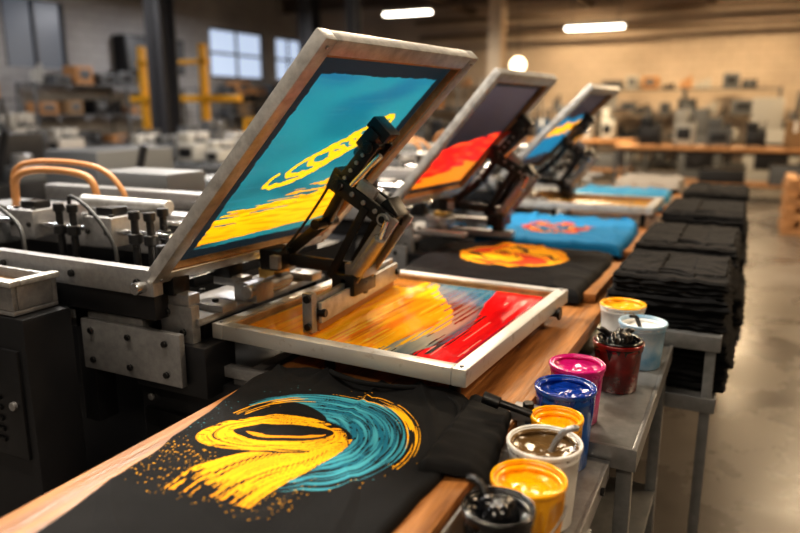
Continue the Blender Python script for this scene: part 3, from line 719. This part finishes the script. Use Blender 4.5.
# ------------------------------------------------------------ background
R2=random.Random(12)
def bench(x,y,L,d=.8,top=WOOD2,z=.86,name='workbench'):
    b=B(name); b.bb(x-L/2,x+L/2,y-d/2,y+d/2,z-.06,z,top,.005)
    for sx in (-1,1):
        for sy in (-1,1): b.bb(x+sx*(L/2-.06)-.03,x+sx*(L/2-.06)+.03,y+sy*(d/2-.06)-.03,y+sy*(d/2-.06)+.03,0,z-.06,GPAINT)
    b.bb(x-L/2+.05,x+L/2-.05,y-d/2+.05,y+d/2-.05,.22,.26,top); b.bb(x-L/2+.1,x+L/2-.1,y+d/2-.06,y+d/2-.03,z-.16,z-.06,GPAINT)
    for q in range(3): b.bb(x-L*.4+q*L*.3,x-L*.4+q*L*.3+L*.2,y-d/2+.1,y+d/2-.1,.26,.26+.12+.1*((q*7)%3),DARK if q%2 else GPAINT,.01)
    b.done()
def cbox(x,y,z,w,d,h,m=CARD,name='cardboard_box',rz=0):
    b=B(name); b.M=Matrix.Translation((x,y,z))@Matrix.Rotation(rz,4,'Z'); t=.01
    b.bb(-w/2,w/2,-d/2,-d/2+t,0,h,m,.001); b.bb(-w/2,w/2,d/2-t,d/2,0,h,m,.001); b.bb(-w/2,-w/2+t,-d/2,d/2,0,h,m,.001); b.bb(w/2-t,w/2,-d/2,d/2,0,h,m,.001)
    b.bb(-w/2,w/2,-d/2,d/2,0,t,m,.001)
    b.bb(-w/2,-.01,-d/2,d/2,h,h+.008,m,.001); b.bb(.01,w/2,-d/2,d/2,h-.002,h+.006,m,.001); b.bb(-.03,.03,-d/2-.002,-d/2,h*.6,h,WHT,.0005); b.done()
def machine(x,y,z,w,d,h,m,name='bench_machine'):
    b=B(name); b.bb(x-w/2,x+w/2,y-d/2,y+d/2,z+.03,z+h*.65,m,.02); b.bb(x-w/2,x+w*.1,y-d/2+.02,y+d/2,z+h*.65,z+h,m,.02)
    b.bb(x-w*.35,x+w*.3,y-d/2-.01,y-d/2,z+h*.2,z+h*.5,DARK); b.cyl((x+w*.3,y,z+h*.65),(x+w*.3,y,z+h*.85),w*.08,STEEL,12)
    b.bb(x+w*.12,x+w*.46,y-d*.2,y+d*.3,z+h*.65,z+h*.75,GPAINT,.01); b.cyl((x+w*.3,y-d*.3,z+h*.65),(x+w*.45,y-d*.3,z+h*1.05),w*.03,DARK,8)
    for sx in (-1,1):
        for sy in (-1,1): b.cyl((x+sx*w*.4,y+sy*d*.4,z),(x+sx*w*.4,y+sy*d*.4,z+.04),.02,BLK,8)
    b.done()
def shelfunit(x,y,L,h,d=.5,n=4,ax='x',name='storage_shelf',fm=GPAINT):
    b=B(name); b.M=Matrix.Translation((x,y,0))@Matrix.Rotation(0 if ax=='x' else math.pi/2,4,'Z')
    for sx in (-1,0,1):
        for sy in (-1,1): b.bb(sx*L/2-.025,sx*L/2+.025,sy*d/2-.02,sy*d/2+.02,0,h,fm)
    for i in range(n):
        z=.15+i*(h-.2)/(n-1); b.bb(-L/2,L/2,-d/2,d/2,z,z+.03,fm)
        u=-L/2+.1
        while u<L/2-.55:
            w=R2.uniform(.2,.55); hh=R2.uniform(.12,.38); m=R2.choice([CARD,GPAINT,WPAINT,DARK,GPAINT,DARK2,WOOD2,WPAINT])
            if R2.random()<.4:
                for q in range(3): b.cyl((u+w*(.2+.3*q),0,z+.03),(u+w*(.2+.3*q),0,z+.03+hh*(.6+.2*q)),w*.13,m,12)
            else:
                b.bb(u,u+w,-d/2+.05,d/2-.05,z+.03,z+.03+hh,m,.012); b.bb(u+w*.2,u+w*.8,-d/2+.045,-d/2+.05,z+.03+hh*.3,z+.03+hh*.8,GPAINT if m is not GPAINT else DARK,.001)
            u+=w+R2.uniform(.05,.4)
    b.done()
def clutter(x0,x1,y,z,n,hmax=.4):
    s=(x1-x0)/n
    for i in range(n):
        u=x0+s*(i+.5); w=R2.uniform(.5,.78)*s; h=R2.uniform(.15,hmax); k=R2.random()
        if k<.15: cbox(u,y,z,w*.9,.35,h,rz=R2.uniform(-.1,.1))
        elif k<.8: machine(u,y,z,w,.4,h+.12,R2.choice([WPAINT,DARK2,GPAINT,WPAINT,GPAINT]))
        else: cbox(u,y,z,w*.9,.35,h*.7,R2.choice([BLUEP,GPAINT,WPAINT]),'storage_bin')
bench(-.4,13.4,3.6); clutter(-1.9,.9,13.4,.86,5,.5)
bench(-3.9,15.5,3.4); clutter(-5.3,-2.5,15.5,.86,6,.6)
bench(1.9,10.9,2.2,.9); clutter(1.0,2.7,10.9,.86,3,.4)
shelfunit(-1.6,19.2,4.2,2.0); shelfunit(2.2,19.2,2.6,1.9); shelfunit(-7.1,19.2,3.6,2.1)
shelfunit(-3.4,17.6,2.4,1.5,n=3)
machine(.4,15.8,0,.9,.8,1.7,WPAINT,'textile_dryer'); machine(-.9,15.9,0,.8,.8,1.5,GPAINT,'textile_dryer')
b=B('slatted_pallet_stack')
for k in range(4):
    z=.0+k*.17
    for i in range(3): b.bb(.42,1.5,9.6+i*.38,9.7+i*.38,z,z+.09,WOOD2)
    for i in range(6): b.bb(.44+i*.18,.56+i*.18,9.58,10.46,z+.09,z+.17,WOOD2)
b.done()
bench(-4.7,11.2,2.8); clutter(-5.9,-3.5,11.2,.86,5,.5)
bench(-7.2,13.5,3.2); clutter(-8.6,-5.9,13.5,.86,6,.6)
shelfunit(-8.4,17.6,3.0,2.2); shelfunit(-11.2,18.6,2.6,2.2)
bench(-7.6,8.3,2.6); clutter(-8.7,-6.5,8.3,.86,5,.45)
bench(-6.2,6.6,2.0,top=GPAINT); clutter(-7.0,-5.4,6.6,.86,4,.35)
bench(-9.3,6.7,2.6,top=WOOD2); clutter(-10.4,-8.2,6.7,.86,5,.5)
shelfunit(-12.6,11.5,4.5,2.0,ax='y'); shelfunit(-12.6,7.3,3.2,1.7,ax='y'); shelfunit(-12.6,16.6,3.4,1.9,ax='y')
machine(-5.0,4.6,0,1.1,.9,1.15,GPAINT,'floor_machine'); machine(-6.8,4.6,0,1.2,.9,1.25,DARK2,'floor_machine'); machine(-3.9,6.2,0,.8,.7,1.1,DARK2,'floor_machine'); machine(-8.8,5.2,0,1.1,.9,1.2,GPAINT,'floor_machine')
b=B('yellow_gantry_press')
for x in (-10.6,-9.1): b.bb(x-.06,x+.06,10.24,10.36,0,2.65,YEL,.01)
b.bb(-10.9,-8.3,10.2,10.38,1.62,1.74,YEL,.01); b.bb(-10.7,-9.0,10.24,10.36,2.3,2.38,YEL,.01); b.bb(-10.8,-8.9,9.9,10.7,.7,.9,GPAINT); b.bb(-10.1,-9.7,10.0,10.2,1.2,1.7,DARK)
b.cyl((-9.9,10.1,.9),(-9.9,10.1,1.3),.06,CHROME); b.bb(-10.7,-9.0,10.0,10.6,0,.7,GPAINT); b.done()
b=B('yellow_guard_rail')
for x in (-7.9,-7.0,-6.1): b.bb(x-.03,x+.03,9.9,9.96,0,1.35,YEL)
b.bb(-7.9,-6.1,9.9,9.96,1.28,1.35,YEL); b.bb(-7.9,-6.1,9.9,9.96,.7,.76,YEL); b.done()
b=B('wall_cabinet'); b.bb(X0,X0+.4,11.8,13.6,2.3,3.1,DARK2,.01); b.bb(X0+.4,X0+.41,11.85,12.65,2.35,3.05,GPAINT); b.bb(X0+.4,X0+.41,12.7,13.55,2.35,3.05,GPAINT); b.done()
w=bpy.data.worlds.new('world'); sc.world=w; w.use_nodes=True
w.node_tree.nodes['Background'].inputs[0].default_value=(.5,.55,.6,1); w.node_tree.nodes['Background'].inputs[1].default_value=.3
